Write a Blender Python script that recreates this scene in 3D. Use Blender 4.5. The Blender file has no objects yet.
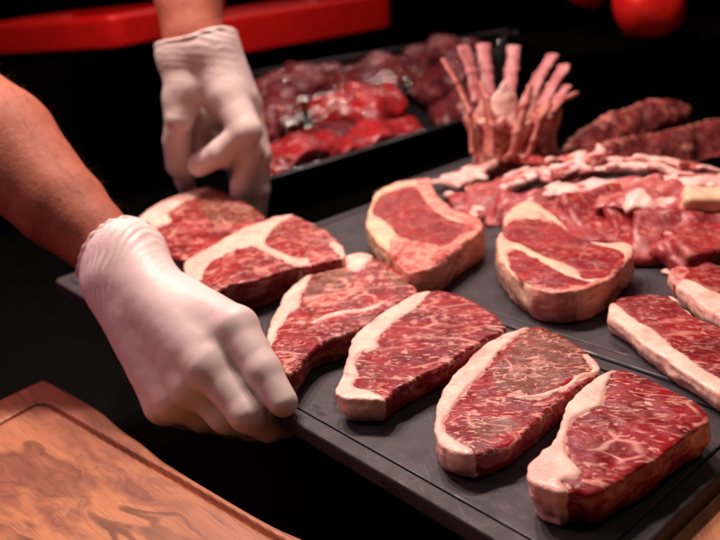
import bpy, bmesh, math, random
import numpy as np
from mathutils import Vector

random.seed(7)
scn = bpy.context.scene
C = scn.collection

# ------------------------------------------------------------------ camera
F_PX, CX, CY = 799.0, 360.0, 270.0          # lens in pixels of the 720x540 photograph
CAM = np.array([0.0, 0.0, 0.30])
def unit(v):
    v = np.asarray(v, float); return v/np.linalg.norm(v)
_X = -unit((-359-CX, -(37-CY), -F_PX))
_d = unit((1390-CX, -(-165-CY), -F_PX))
_Y = unit(_d-(_d@_X)*_X)
_Z = np.cross(_X, _Y)
ROT = np.array([_X, _Y, _Z])                # camera -> world
def ray(px, py): return ROT@np.array([px-CX, -(py-CY), -F_PX])
def on_plane(px, py, z):                    # the point of the horizontal plane z seen at a photo position
    r = ray(px, py); return CAM+r*((z-CAM[2])/r[2])
def at(px, py, d):                          # the point at depth d metres in front of the lens
    return CAM+ray(px, py)*(d/F_PX)
def tr(pts, ox, oy, s): return [(ox+x/s, oy+y/s) for x, y in pts]

cam_d = bpy.data.cameras.new('camera'); cam = bpy.data.objects.new('camera', cam_d); C.objects.link(cam)
from mathutils import Matrix
M4 = Matrix([list(ROT[i])+[CAM[i]] for i in range(3)]+[[0, 0, 0, 1]])
cam.matrix_world = M4
cam_d.sensor_width = 36; cam_d.lens = 36*F_PX/720
cam_d.clip_start = 0.01; cam_d.clip_end = 100
cam_d.dof.use_dof = True; cam_d.dof.focus_distance = 0.52; cam_d.dof.aperture_fstop = 6.2
scn.camera = cam

# ------------------------------------------------------------------ numeric helpers
def _hash(ix, iy, iz, seed):
    n = (ix*374761393+iy*668265263+iz*2147483647+seed*974634777) & 0x7fffffff
    n = ((n ^ (n >> 13))*1274126177) & 0x7fffffff
    n = n ^ (n >> 16)
    return (n & 0xffff).astype(np.float32)/32767.5-1.0
def noise(x, y, z, seed=0):                 # value noise, about -1..1
    x, y, z = np.broadcast_arrays(np.asarray(x, np.float64), np.asarray(y, np.float64), np.asarray(z, np.float64))
    ix, iy, iz = np.floor(x).astype(np.int64), np.floor(y).astype(np.int64), np.floor(z).astype(np.int64)
    fx, fy, fz = x-ix, y-iy, z-iz
    ux, uy, uz = fx*fx*(3-2*fx), fy*fy*(3-2*fy), fz*fz*(3-2*fz)
    def c(a, b, d): return _hash(ix+a, iy+b, iz+d, seed)
    x00 = c(0,0,0)*(1-ux)+c(1,0,0)*ux; x10 = c(0,1,0)*(1-ux)+c(1,1,0)*ux
    x01 = c(0,0,1)*(1-ux)+c(1,0,1)*ux; x11 = c(0,1,1)*(1-ux)+c(1,1,1)*ux
    return (x00*(1-uy)+x10*uy)*(1-uz)+(x01*(1-uy)+x11*uy)*uz
def fbm(x, y, z, seed=0, o=3):
    s = 0; a = 1.0
    for k in range(o):
        s = s+a*noise(x*2**k, y*2**k, z*2**k, seed+k*17); a *= .5
    return s
def sstep(a, b, x):
    t = np.clip((x-a)/(b-a), 0, 1); return t*t*(3-2*t)
def smin(a, b, k):
    h = np.clip(.5+.5*(b-a)/k, 0, 1); return b*(1-h)+a*h-k*h*(1-h)
class Field:
    def __init__(s, lo, hi, h):
        s.lo = np.asarray(lo, float); s.h = h
        n = [max(4, int(math.ceil((hi[i]-lo[i])/h))+1) for i in range(3)]
        ax = [s.lo[i]+h*np.arange(n[i]) for i in range(3)]
        s.X, s.Y, s.Z = [a.astype(np.float32) for a in np.meshgrid(*ax, indexing='ij')]
        s.ax = ax
    def cone(s, a, b, ra, rb):
        a = np.asarray(a, float); b = np.asarray(b, float); ba = b-a; L = max(ba@ba, 1e-12)
        px, py, pz = s.X-a[0], s.Y-a[1], s.Z-a[2]
        t = np.clip((px*ba[0]+py*ba[1]+pz*ba[2])/L, 0, 1)
        return np.sqrt((px-t*ba[0])**2+(py-t*ba[1])**2+(pz-t*ba[2])**2)-(ra+(rb-ra)*t)
    def chain(s, pts, rad, k=.004):
        d = None
        for i in range(len(pts)-1):
            c = s.cone(pts[i], pts[i+1], rad[i], rad[i+1]); d = c if d is None else smin(d, c, k)
        return d
    def strap(s, pts, ru, rw, side, k=.004):        # chain of flat oval section, wide along side
        d = None; sv = unit(side)
        for i in range(len(pts)-1):
            a = np.asarray(pts[i], float); ba = np.asarray(pts[i+1], float)-a; L = max(ba@ba, 1e-12)
            px, py, pz = s.X-a[0], s.Y-a[1], s.Z-a[2]
            t = np.clip((px*ba[0]+py*ba[1]+pz*ba[2])/L, 0, 1)
            px, py, pz = px-t*ba[0], py-t*ba[1], pz-t*ba[2]
            u = px*sv[0]+py*sv[1]+pz*sv[2]; q2 = px*px+py*py+pz*pz
            wu = ru[i]+(ru[i+1]-ru[i])*t; ww = rw[i]+(rw[i+1]-rw[i])*t
            c = np.sqrt(np.maximum(q2-u*u, 0)+(u*ww/wu)**2)-ww
            d = c if d is None else smin(d, c, k)
        return d
    def box(s, c, half, rz, rx, r):
        x, y, z = s.X-c[0], s.Y-c[1], s.Z-c[2]
        ca, sa = math.cos(rz), math.sin(rz); x, y = x*ca+y*sa, -x*sa+y*ca
        ca, sa = math.cos(rx), math.sin(rx); y, z = y*ca+z*sa, -y*sa+z*ca
        qx, qy, qz = np.abs(x)-half[0]+r, np.abs(y)-half[1]+r, np.abs(z)-half[2]+r
        return np.sqrt(np.maximum(qx, 0)**2+np.maximum(qy, 0)**2+np.maximum(qz, 0)**2)+np.minimum(np.maximum(np.maximum(qx, qy), qz), 0)-r
    def ell(s, c, r, axes=None):
        p = np.stack([s.X-c[0], s.Y-c[1], s.Z-c[2]], -1)
        if axes is not None: p = p@np.asarray(axes).T
        q = p/np.asarray(r); k0 = np.linalg.norm(q, axis=-1); k1 = np.linalg.norm(q/np.asarray(r), axis=-1)
        return k0*(k0-1)/np.maximum(k1, 1e-9)
    def mesh(s, V): return surface_nets(V, s.lo, s.h)
def surface_nets(V, lo, h):
    V = V.astype(np.float32); nx, ny, nz = V.shape
    ins = V < 0
    corners = [(i, j, k) for i in (0,1) for j in (0,1) for k in (0,1)]
    cnt = np.zeros((nx-1, ny-1, nz-1), np.int8)
    for i, j, k in corners: cnt += ins[i:nx-1+i, j:ny-1+j, k:nz-1+k]
    act = np.argwhere((cnt > 0) & (cnt < 8))
    idx = -np.ones((nx-1, ny-1, nz-1), np.int64); idx[act[:,0], act[:,1], act[:,2]] = np.arange(len(act))
    pos = np.zeros((len(act), 3)); num = np.zeros(len(act))
    for a in corners:
        for ax in range(3):
            if a[ax]: continue
            b = list(a); b[ax] = 1
            va = V[act[:,0]+a[0], act[:,1]+a[1], act[:,2]+a[2]]; vb = V[act[:,0]+b[0], act[:,1]+b[1], act[:,2]+b[2]]
            m = (va < 0) != (vb < 0)
            t = np.where(m, va/np.where(m, va-vb, 1), 0)
            p = np.array(a, float)[None, :].repeat(len(act), 0); p[:, ax] += t
            pos += p*m[:, None]; num += m
    verts = lo+h*(act+pos/np.maximum(num, 1)[:, None])
    quads = []
    for ax in range(3):
        o1, o2 = [(1,2), (2,0), (0,1)][ax]
        sl0 = [slice(1, None)]*3; sl1 = [slice(1, None)]*3
        A = np.take(ins, range(0, V.shape[ax]-1), ax); B = np.take(ins, range(1, V.shape[ax]), ax)
        e = np.argwhere(A != B)
        ok = (e[:, o1] > 0) & (e[:, o2] > 0) & (e[:, o1] < V.shape[o1]-1) & (e[:, o2] < V.shape[o2]-1)
        e = e[ok]; flip = A[e[:,0], e[:,1], e[:,2]]
        def g(d1, d2):
            q = e.copy(); q[:, o1] -= d1; q[:, o2] -= d2; return idx[q[:,0], q[:,1], q[:,2]]
        q = np.stack([g(1,1), g(0,1), g(0,0), g(1,0)], -1)
        q[~flip] = q[~flip][:, ::-1]
        quads.append(q)
    return verts, np.concatenate(quads)
def largest(verts, quads):                  # keep the biggest connected piece
    n = len(verts); lab = np.arange(n)
    e = np.concatenate([quads[:, [0,1]], quads[:, [1,2]], quads[:, [2,3]], quads[:, [3,0]]])
    while True:
        m = np.minimum(lab[e[:,0]], lab[e[:,1]]); new = lab.copy()
        np.minimum.at(new, e[:,0], m); np.minimum.at(new, e[:,1], m)
        new = new[new]
        if (new == lab).all(): break
        lab = new
    u, c = np.unique(lab, return_counts=True); keep = lab == u[c.argmax()]
    re = -np.ones(n, np.int64); re[keep] = np.arange(keep.sum())
    return verts[keep], re[quads[keep[quads[:,0]]]]
def poly_sd(poly, X, Y):                    # signed distance, negative inside
    P = np.asarray(poly, float); A = P; B = np.roll(P, -1, 0)
    x = X.ravel(); y = Y.ravel(); d = np.full(x.shape, 1e9); s = np.zeros(x.shape, bool)
    for (ax, ay), (bx, by) in zip(A, B):
        ex, ey = bx-ax, by-ay; L = ex*ex+ey*ey
        if L < 1e-14: continue
        t = np.clip(((x-ax)*ex+(y-ay)*ey)/L, 0, 1)
        d = np.minimum(d, (x-ax-t*ex)**2+(y-ay-t*ey)**2)
        c = ((ay > y) != (by > y))
        if ay != by: s ^= c & (x < (bx-ax)*(y-ay)/(by-ay)+ax)
    return (np.sqrt(d)*np.where(s, -1, 1)).reshape(X.shape)
def spline(pts, n=6):                       # closed Catmull-Rom
    P = np.asarray(pts, float); out = []
    for i in range(len(P)):
        p0, p1, p2, p3 = P[i-1], P[i], P[(i+1) % len(P)], P[(i+2) % len(P)]
        for k in range(n):
            t = k/n
            out.append(.5*(2*p1+(p2-p0)*t+(2*p0-5*p1+4*p2-p3)*t*t+(3*p1-p0-3*p2+p3)*t**3))
    return np.array(out)

# ------------------------------------------------------------------ object helpers
def tag(o, label, cat, group=None, kind=None):
    if kind: o['kind'] = kind
    if label: o['label'] = label
    if cat: o['category'] = cat
    if group: o['group'] = group
    return o
def thing(name, loc, label, cat, group=None):
    o = bpy.data.objects.new(name, None); o.empty_display_size = .02; C.objects.link(o)
    o.location = loc; return tag(o, label, cat, group)
def mk(name, verts, faces, mat, parent=None, origin=None, attrs=None, smooth=True):
    verts = np.asarray(verts, float)
    if parent is not None: org = np.array(parent.location) if parent.type == 'EMPTY' else np.array(parent['_o'])
    else: org = np.asarray(origin if origin is not None else (0, 0, 0), float)
    me = bpy.data.meshes.new(name)
    if isinstance(faces, np.ndarray) and faces.shape[1] == 4:
        me.vertices.add(len(verts)); me.vertices.foreach_set('co', (verts-org).astype(np.float32).ravel())
        me.loops.add(faces.size); me.loops.foreach_set('vertex_index', faces.astype(np.int32).ravel())
        me.polygons.add(len(faces)); me.polygons.foreach_set('loop_start', np.arange(0, faces.size, 4, dtype=np.int32))
        me.update(calc_edges=True); me.validate()
    else:
        me.from_pydata([tuple(v) for v in verts-org], [], [tuple(int(i) for i in f) for f in faces]); me.update()
    for k, v in (attrs or {}).items():
        a = me.attributes.new(k, 'FLOAT', 'POINT'); a.data.foreach_set('value', np.asarray(v, np.float32))
    me.polygons.foreach_set('use_smooth', [smooth]*len(me.polygons))
    me.materials.append(mat)
    o = bpy.data.objects.new(name, me); C.objects.link(o)
    if parent is not None: o.parent = parent
    else: o.location = org
    if parent is not None and parent.type != 'EMPTY': pass
    return o
def bevel_box(name, lo, hi, mat, bev=.003, parent=None, seg=2):
    bm = bmesh.new(); bmesh.ops.create_cube(bm, size=1)
    for v in bm.verts:
        v.co = Vector([lo[i]+(hi[i]-lo[i])*(v.co[i]+.5) for i in range(3)])
    if bev: bmesh.ops.bevel(bm, geom=bm.edges[:], offset=bev, segments=seg, affect='EDGES', profile=.6)
    vs = [tuple(v.co) for v in bm.verts]; bm.verts.index_update(); fs = [[v.index for v in f.verts] for f in bm.faces]; bm.free()
    return mk(name, vs, fs, mat, parent, None if parent else ((lo[0]+hi[0])/2, (lo[1]+hi[1])/2, lo[2]), smooth=False)

# ------------------------------------------------------------------ materials
class NT:
    def __init__(s, name):
        s.m = bpy.data.materials.new(name); s.m.use_nodes = True; s.t = s.m.node_tree
        s.b = s.t.nodes['Principled BSDF']
    def n(s, typ, **kw):
        x = s.t.nodes.new(typ)
        for k, v in kw.items():
            if k.startswith('i_'):
                key = k[2:]; x.inputs[int(key) if key.isdigit() else key.replace('_', ' ')].default_value = v
            else: setattr(x, k, v)
        return x
    def l(s, a, b): s.t.links.new(a, b)
    def put(s, inp, v):
        if hasattr(v, 'is_linked') or hasattr(v, 'links'): s.l(v, inp)
        else: inp.default_value = v
    def math(s, op, a, b=0.0, clamp=False):
        x = s.n('ShaderNodeMath', operation=op, use_clamp=clamp); s.put(x.inputs[0], a); s.put(x.inputs[1], b); return x.outputs[0]
    def ramp(s, v, a, b, lo=0.0, hi=1.0):
        x = s.n('ShaderNodeMapRange', interpolation_type='SMOOTHSTEP'); s.put(x.inputs[0], v)
        x.inputs[1].default_value = a; x.inputs[2].default_value = b; x.inputs[3].default_value = lo; x.inputs[4].default_value = hi
        return x.outputs[0]
    def mix(s, f, a, b):
        x = s.n('ShaderNodeMix', data_type='RGBA'); s.put(x.inputs[0], f)
        for i, v in ((6, a), (7, b)):
            if isinstance(v, tuple): x.inputs[i].default_value = (*v, 1) if len(v) == 3 else v
            else: s.l(v, x.inputs[i])
        return x.outputs[2]
    def coords(s, rot=0.0, scale=(1,1,1), loc=(0,0,0), src='Object'):
        t = s.n('ShaderNodeTexCoord'); m = s.n('ShaderNodeMapping')
        # rotate first, then stretch
        m.vector_type = 'POINT'
        r = s.n('ShaderNodeVectorRotate', rotation_type='Z_AXIS'); r.inputs['Angle'].default_value = rot
        s.l(t.outputs[src], r.inputs['Vector']); s.l(r.outputs[0], m.inputs[0])
        m.inputs['Scale'].default_value = scale; m.inputs['Location'].default_value = loc
        return m.outputs[0]
    def noise(s, vec, scale, detail=2.0, rough=.5, dist=0.0, out=0):
        x = s.n('ShaderNodeTexNoise'); s.l(vec, x.inputs['Vector'])
        x.inputs['Scale'].default_value = scale; x.inputs['Detail'].default_value = detail
        x.inputs['Roughness'].default_value = rough; x.inputs['Distortion'].default_value = dist
        return x.outputs[out]
    def vor(s, vec, scale, feat='DISTANCE_TO_EDGE'):
        x = s.n('ShaderNodeTexVoronoi', feature=feat); s.l(vec, x.inputs['Vector']); x.inputs['Scale'].default_value = scale
        return x.outputs['Distance']
    def warp(s, vec, scale, amt):
        c = s.noise(vec, scale, 2.0, out=1)
        a = s.n('ShaderNodeVectorMath', operation='SUBTRACT'); s.l(c, a.inputs[0]); a.inputs[1].default_value = (.5,.5,.5)
        b = s.n('ShaderNodeVectorMath', operation='SCALE'); s.l(a.outputs[0], b.inputs[0]); b.inputs['Scale'].default_value = amt
        d = s.n('ShaderNodeVectorMath', operation='ADD'); s.l(vec, d.inputs[0]); s.l(b.outputs[0], d.inputs[1])
        return d.outputs[0]
    def attr(s, name):
        return s.n('ShaderNodeAttribute', attribute_name=name).outputs['Fac']
    def bump(s, h, strength=.3, dist=.001):
        x = s.n('ShaderNodeBump'); x.inputs['Strength'].default_value = strength; x.inputs['Distance'].default_value = dist
        s.l(h, x.inputs['Height']); s.l(x.outputs[0], s.b.inputs['Normal'])
    def set(s, **kw):
        for k, v in kw.items():
            inp = s.b.inputs[k.replace('_', ' ')]
            if isinstance(v, tuple) and len(v) == 3 and inp.type == 'RGBA': v = (*v, 1)
            s.put(inp, v)
        return s

def meat_material(name, rot=0.0, vs=95.0, stretch=.5, amount=1.0, red=(.29,.010,.015), dark=(.095,.004,.007),
                  fat=(.82,.62,.50), pink=(.78,.42,.36), brown=(.125,.050,.030), seed=0.0, gloss=.28, web=.8, fl=390):
    t = NT(name)
    base = t.coords(rot, (1,1,1), (seed, seed*.7, 0))
    vec = t.coords(rot, (stretch, 1, .8), (seed, seed*.7, 0))
    w = t.warp(vec, 38, .020)
    w2 = t.warp(w, 160, .004)
    # marbling: short streaks along the grain, a broken net of fine veins, a few long seams
    e1 = t.vor(w2, vs*1.15); wid = t.noise(w, 55, 1.0)
    width = t.ramp(wid, .40, .72, .010, .14)
    v1 = t.math('SUBTRACT', 1.0, t.math('DIVIDE', e1, width, True), True)
    v1 = t.math('MULTIPLY', t.math('POWER', v1, .8), t.ramp(t.noise(w, 62, 3.0), .46, .60))
    gw = t.warp(t.warp(base, 26, .016), 110, .004)
    st = t.n('ShaderNodeMapping'); t.l(gw, st.inputs[0]); st.inputs['Scale'].default_value = (.36, 1, .7)
    f = t.noise(st.outputs[0], fl, 2.0, .5, .5)
    v2 = t.math('MULTIPLY', t.ramp(f, .560, .640), t.ramp(t.noise(base, 55, 3.0), .34, .54))
    f4 = t.noise(st.outputs[0], 190, 1.0, .5, .6)
    v4 = t.math('MULTIPLY', t.ramp(f4, .605, .685), t.ramp(t.noise(base, 40, 3.0), .46, .60, 0, .85))
    e3 = t.vor(t.warp(vec, 22, .045), vs*.30)
    v3 = t.math('MULTIPLY', t.ramp(e3, .045, .010), t.ramp(t.noise(base, 36, 1.0), .46, .60))
    v = t.math('MAXIMUM', t.math('MAXIMUM', t.math('MULTIPLY', v1, web), t.math('MULTIPLY', v2, .9)), t.math('MAXIMUM', t.math('MULTIPLY', v3, .75), v4))
    rind = t.attr('rind')
    v = t.math('MULTIPLY', v, amount, True)
    v = t.math('MULTIPLY', v, t.math('SUBTRACT', 1.0, t.math('MULTIPLY', rind, .80)), True)
    tone = t.noise(base, 34, 4.0, .6)
    muscle = t.mix(t.ramp(tone, .30, .70), dark, red)
    muscle = t.mix(t.math('MULTIPLY', t.attr('brown'), t.ramp(t.noise(base, 60, 3.0), .12, .50), True), muscle, brown)
    grain = t.noise(t.coords(rot, (.35, 1.6, 1), (seed, 0, 0)), 520, 2.0, .6)
    muscle = t.mix(t.ramp(grain, .35, .75, .0, .35), muscle, (.34,.035,.04))
    memb = t.ramp(t.noise(t.warp(t.coords(0, (1, 1, 1.8), (seed, 0, 0)), 45, .03), 40, 4.0, .62), .50, .66)
    side = t.mix(t.math('MULTIPLY', memb, .75), tuple(c*.62 for c in red), (.46,.19,.15))
    muscle = t.mix(t.math('MULTIPLY', rind, .85), muscle, side)
    muscle = t.mix(t.math('MULTIPLY', v, .78), muscle, (.82,.44,.35))
    fatn = t.noise(base, 42, 4.0, .6)
    fatc = t.mix(t.ramp(fatn, .36, .68), fat, pink)
    stain = t.math('MULTIPLY', t.ramp(t.noise(t.warp(base, 60, .02), 26, 4.0, .65), .58, .74), .55)
    fatc = t.mix(stain, fatc, (.50,.10,.09))
    fa = t.math('ADD', t.attr('fat'), t.math('MULTIPLY', t.math('SUBTRACT', t.noise(w, 130, 3.0), .5), .55))
    fm = t.ramp(fa, -.07, .09)
    pm = t.ramp(t.math('ADD', t.attr('pinkfat'), t.math('MULTIPLY', t.math('SUBTRACT', t.noise(w, 90, 4.0, .65), .5), 1.3)), -.05, .12)
    mott = t.ramp(t.noise(t.warp(base, 70, .02), 105, 4.0, .62), .38, .58)
    col = t.mix(t.math('MULTIPLY', pm, .70), muscle, t.mix(mott, (.42,.045,.048), (.74,.38,.29)))
    col = t.mix(fm, col, fatc)
    red_on_fat = t.ramp(t.noise(t.warp(base, 50, .03), 58, 4.0, .62), .44, .60)
    col = t.mix(t.math('MULTIPLY', t.math('MULTIPLY', pm, fm), t.math('MULTIPLY', red_on_fat, .85)), col, (.40,.045,.045))
    col = t.mix(t.math('MULTIPLY', t.math('MULTIPLY', pm, fm), .60), col, (.68,.22,.19))
    t.set(Base_Color=col, Roughness=t.ramp(t.noise(base, 90, 3.0), .3, .7, gloss-.10, gloss+.16), Subsurface_Weight=0.0)
    t.b.inputs['Subsurface Radius'].default_value = (1, .35, .25)
    t.b.inputs['Specular IOR Level'].default_value = .34
    hgt = t.math('ADD', t.math('ADD', t.math('MULTIPLY', grain, .35), t.math('MULTIPLY', v, .30)),
                 t.math('ADD', t.math('MULTIPLY', t.noise(base, 150, 4.0, .6), .6), t.math('MULTIPLY', fm, .25)))
    t.bump(hgt, .42, .0014)
    return t.m

def plain(name, col, rough=.5, spec=.5, noise_scale=None, col2=None, bump=0, metallic=0.0, bdist=.001, ndetail=4.0):
    t = NT(name); t.set(Base_Color=col, Roughness=rough); t.b.inputs['Specular IOR Level'].default_value = spec
    t.b.inputs['Metallic'].default_value = metallic
    if noise_scale:
        nz = t.noise(t.coords(), noise_scale, ndetail, .6)
        if col2: t.set(Base_Color=t.mix(t.ramp(nz, .3, .7), col, col2))
        if bump: t.bump(nz, bump, bdist)
    return t.m
def slate_material():
    t = NT('slate'); v = t.coords()
    n1 = t.noise(v, 14, 5.0, .62); n2 = t.noise(v, 420, 3.0, .6); n3 = t.noise(v, 60, 4.0, .6)
    col = t.mix(t.ramp(n1, .3, .72), (.023,.022,.025), (.042,.040,.044))
    col = t.mix(t.ramp(n2, .62, .78, 0, .35), col, (.17,.16,.17))
    sc = t.noise(t.warp(t.coords(.6, (.04, 1, 1)), 12, .02), 330, 2.0, .6)
    col = t.mix(t.ramp(sc, .64, .74, 0, .30), col, (.15,.14,.15))
    wet = t.ramp(t.noise(t.warp(v, 30, .02), 24, 3.0, .6), .56, .64)
    col = t.mix(t.math('MULTIPLY', wet, .55), col, (.030,.020,.022))
    t.set(Base_Color=col, Roughness=t.math('SUBTRACT', t.ramp(n3, .3, .7, .48, .66), t.math('MULTIPLY', wet, .2))); t.b.inputs['Specular IOR Level'].default_value = .4
    t.bump(t.math('ADD', t.math('MULTIPLY', n2, .5), t.math('MULTIPLY', n3, .8)), .35, .0012)
    return t.m
def wood_material(name, rot, light, mid, dark, scale=1.0, wild=1.0):
    t = NT(name); v = t.coords(rot, (1.0, 1.0, 1.0))
    def stretch(vec, k):
        m = t.n('ShaderNodeMapping'); t.l(vec, m.inputs[0]); m.inputs['Scale'].default_value = (k, 1, 1); return m.outputs[0]
    figure = t.attr('figure')
    # plain part: long straight fibres
    ps = t.warp(v, 6*scale, .012)
    b1 = t.noise(stretch(ps, .10), 26*scale, 3.0, .55); b2 = t.noise(stretch(ps, .05), 110*scale, 3.0, .6)
    fine = t.noise(stretch(t.warp(v, 30, .002), .035), 520*scale, 3.0, .6)
    plain_ = t.mix(t.ramp(b1, .36, .64), mid, light)
    plain_ = t.mix(t.ramp(b2, .50, .72, 0, .45), plain_, dark)
    # figured part: flame shaped bands with dark outlines
    w = t.warp(t.warp(v, 5*scale, .085*wild), 26*scale, .016*wild)
    f = t.noise(stretch(w, .15), 17*scale, 2.0, .5)
    sn = t.n('ShaderNodeMath', operation='SINE'); t.l(t.math('MULTIPLY', f, 34.0), sn.inputs[0])
    band = t.math('ADD', t.math('MULTIPLY', sn.outputs[0], .5), .5)
    sn2 = t.n('ShaderNodeMath', operation='SINE'); t.l(t.math('MULTIPLY', f, 120.0), sn2.inputs[0])
    thin = t.math('ADD', t.math('MULTIPLY', sn2.outputs[0], .5), .5)
    patch = t.noise(stretch(w, .22), 20*scale, 3.0, .55)
    flame = t.mix(t.ramp(patch, .40, .58), mid, (light[0]*1.15, light[1]*1.15, light[2]*.95))
    flame = t.mix(t.math('MULTIPLY', t.ramp(band, .60, 1.0), t.ramp(t.noise(stretch(w, .3), 14*scale, 2.0), .40, .62, .05, .80)), flame, dark)
    flame = t.mix(t.math('MULTIPLY', t.ramp(thin, .60, 1.0), t.ramp(patch, .40, .60, .28, .03)), flame, dark)
    col = t.mix(t.math('MULTIPLY', figure, 1.0, True), plain_, flame)
    col = t.mix(t.ramp(fine, .48, .70, 0, .42), col, dark)
    t.set(Base_Color=col, Roughness=t.ramp(fine, .3, .7, .34, .50)); t.b.inputs['Specular IOR Level'].default_value = .4
    t.bump(fine, .15, .0006)
    return t.m
def latex_material():
    t = NT('latex'); v = t.coords()
    col = t.mix(t.ramp(t.noise(v, 22, 3.0), .3, .7), (.61,.51,.47), (.69,.61,.57))
    t.set(Base_Color=col, Roughness=.46, Subsurface_Weight=.15, Subsurface_Scale=.005)
    t.b.inputs['Subsurface Radius'].default_value = (1, .45, .40); t.b.inputs['Specular IOR Level'].default_value = .42
    t.b.inputs['Sheen Weight'].default_value = .05
    fine = t.noise(v, 330, 3.0, .6); w = t.noise(t.warp(v, 40, .02), 75, 3.0, .55, 1.2)
    t.bump(t.math('ADD', t.math('MULTIPLY', fine, .18), t.math('MULTIPLY', w, .45)), .24, .0012)
    return t.m
def skin_material():
    t = NT('skin'); v = t.coords()
    n1 = t.noise(v, 18, 4.0, .6); n2 = t.noise(v, 70, 3.0, .6)
    col = t.mix(t.ramp(n1, .3, .7), (.29,.078,.045), (.36,.115,.065))
    col = t.mix(t.ramp(n2, .55, .75, 0, .45), col, (.22,.042,.030))
    t.set(Base_Color=col, Roughness=.62, Subsurface_Weight=.10, Subsurface_Scale=.005)
    t.b.inputs['Subsurface Radius'].default_value = (1, .35, .2); t.b.inputs['Specular IOR Level'].default_value = .3
    f = t.n('ShaderNodeTexVoronoi'); t.l(v, f.inputs['Vector']); f.inputs['Scale'].default_value = 900
    t.bump(t.math('ADD', t.math('MULTIPLY', f.outputs['Distance'], .35), t.noise(v, 240, 4.0, .6)), .40, .0014)
    return t.m
SLATE = slate_material(); LATEX = latex_material(); SKIN = skin_material()
BLACK = plain('black_laminate', (.0016,.0014,.0014), .7, .04, 120, (.002,.002,.002), .1)
MATT = plain('matt_black', (.0012,.001,.001), 1.0, .0)

# ------------------------------------------------------------------ setting
tag(bevel_box('counter', (-3.2, -.6, -.26), (1.2, 3.4, -.20), BLACK, 0), None, None, kind='structure')
tag(bevel_box('back_wall', (-3.3, -.6, -.26), (-3.2, 3.4, 2.2), MATT, 0), None, None, kind='structure')
tag(bevel_box('side_wall', (-3.2, 3.4, -.26), (1.2, 3.5, 2.2), MATT, 0), None, None, kind='structure')

# ------------------------------------------------------------------ slate trays
def rrect(x0, x1, y0, y1, r, z, n=8):
    pts = []
    for cx, cy, a0 in ((x1-r, y0+r, -90), (x1-r, y1-r, 0), (x0+r, y1-r, 90), (x0+r, y0+r, 180)):
        for k in range(n+1):
            a = math.radians(a0+90*k/n); pts.append((cx+r*math.cos(a), cy+r*math.sin(a), z))
    return pts
def slate_tray(x0, x1, y0, y1, label, top=0.0, t=.014, rim=.012):
    prof = [(.0022, -t), (.0004, -t+.001), (0, -t+.003), (0, -.0016), (.0006, -.0005), (.0018, 0), (rim-.0006, 0), (rim, -.0006), (rim+.0002, -.0026),
            (rim+.0018, -.0026), (rim+.0021, -.0011), (rim+.003, -.0008)]
    vs, fs = [], []; n = None
    for ins, z in prof:
        L = rrect(x0+ins, x1-ins, y0+ins, y1-ins, max(.0035, .010-ins*.4), top+z); n = len(L); vs += L
    for i in range(len(prof)-1):
        for k in range(n): fs.append((i*n+k, i*n+(k+1) % n, (i+1)*n+(k+1) % n, (i+1)*n+k))
    fs.append(list(range((len(prof)-1)*n, len(prof)*n))); fs.append(list(range(n))[::-1])
    o = mk('slate_tray', vs, fs, SLATE, None, ((x0+x1)/2, (y0+y1)/2, top-t), smooth=False)
    return tag(o, label, 'tray', 'slate trays in the meat display')
slate_tray(-.872, -.174, .2595, .4632, 'front dark slate tray gripped by two gloved hands, six steaks on it')
slate_tray(-.762, -.060, .4660, .6700, 'middle dark slate tray carrying the bone-in steaks')
slate_tray(-.800, -.060, .6740, .9700, 'rear dark slate tray under the lamb pieces and crown roast')
# dark display deck that carries the two rear trays
deck = bevel_box('display_deck', (-.86, .475, -.2), (.3, 1.5, -.0142), MATT, .002); tag(deck, None, None, kind='structure')

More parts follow.
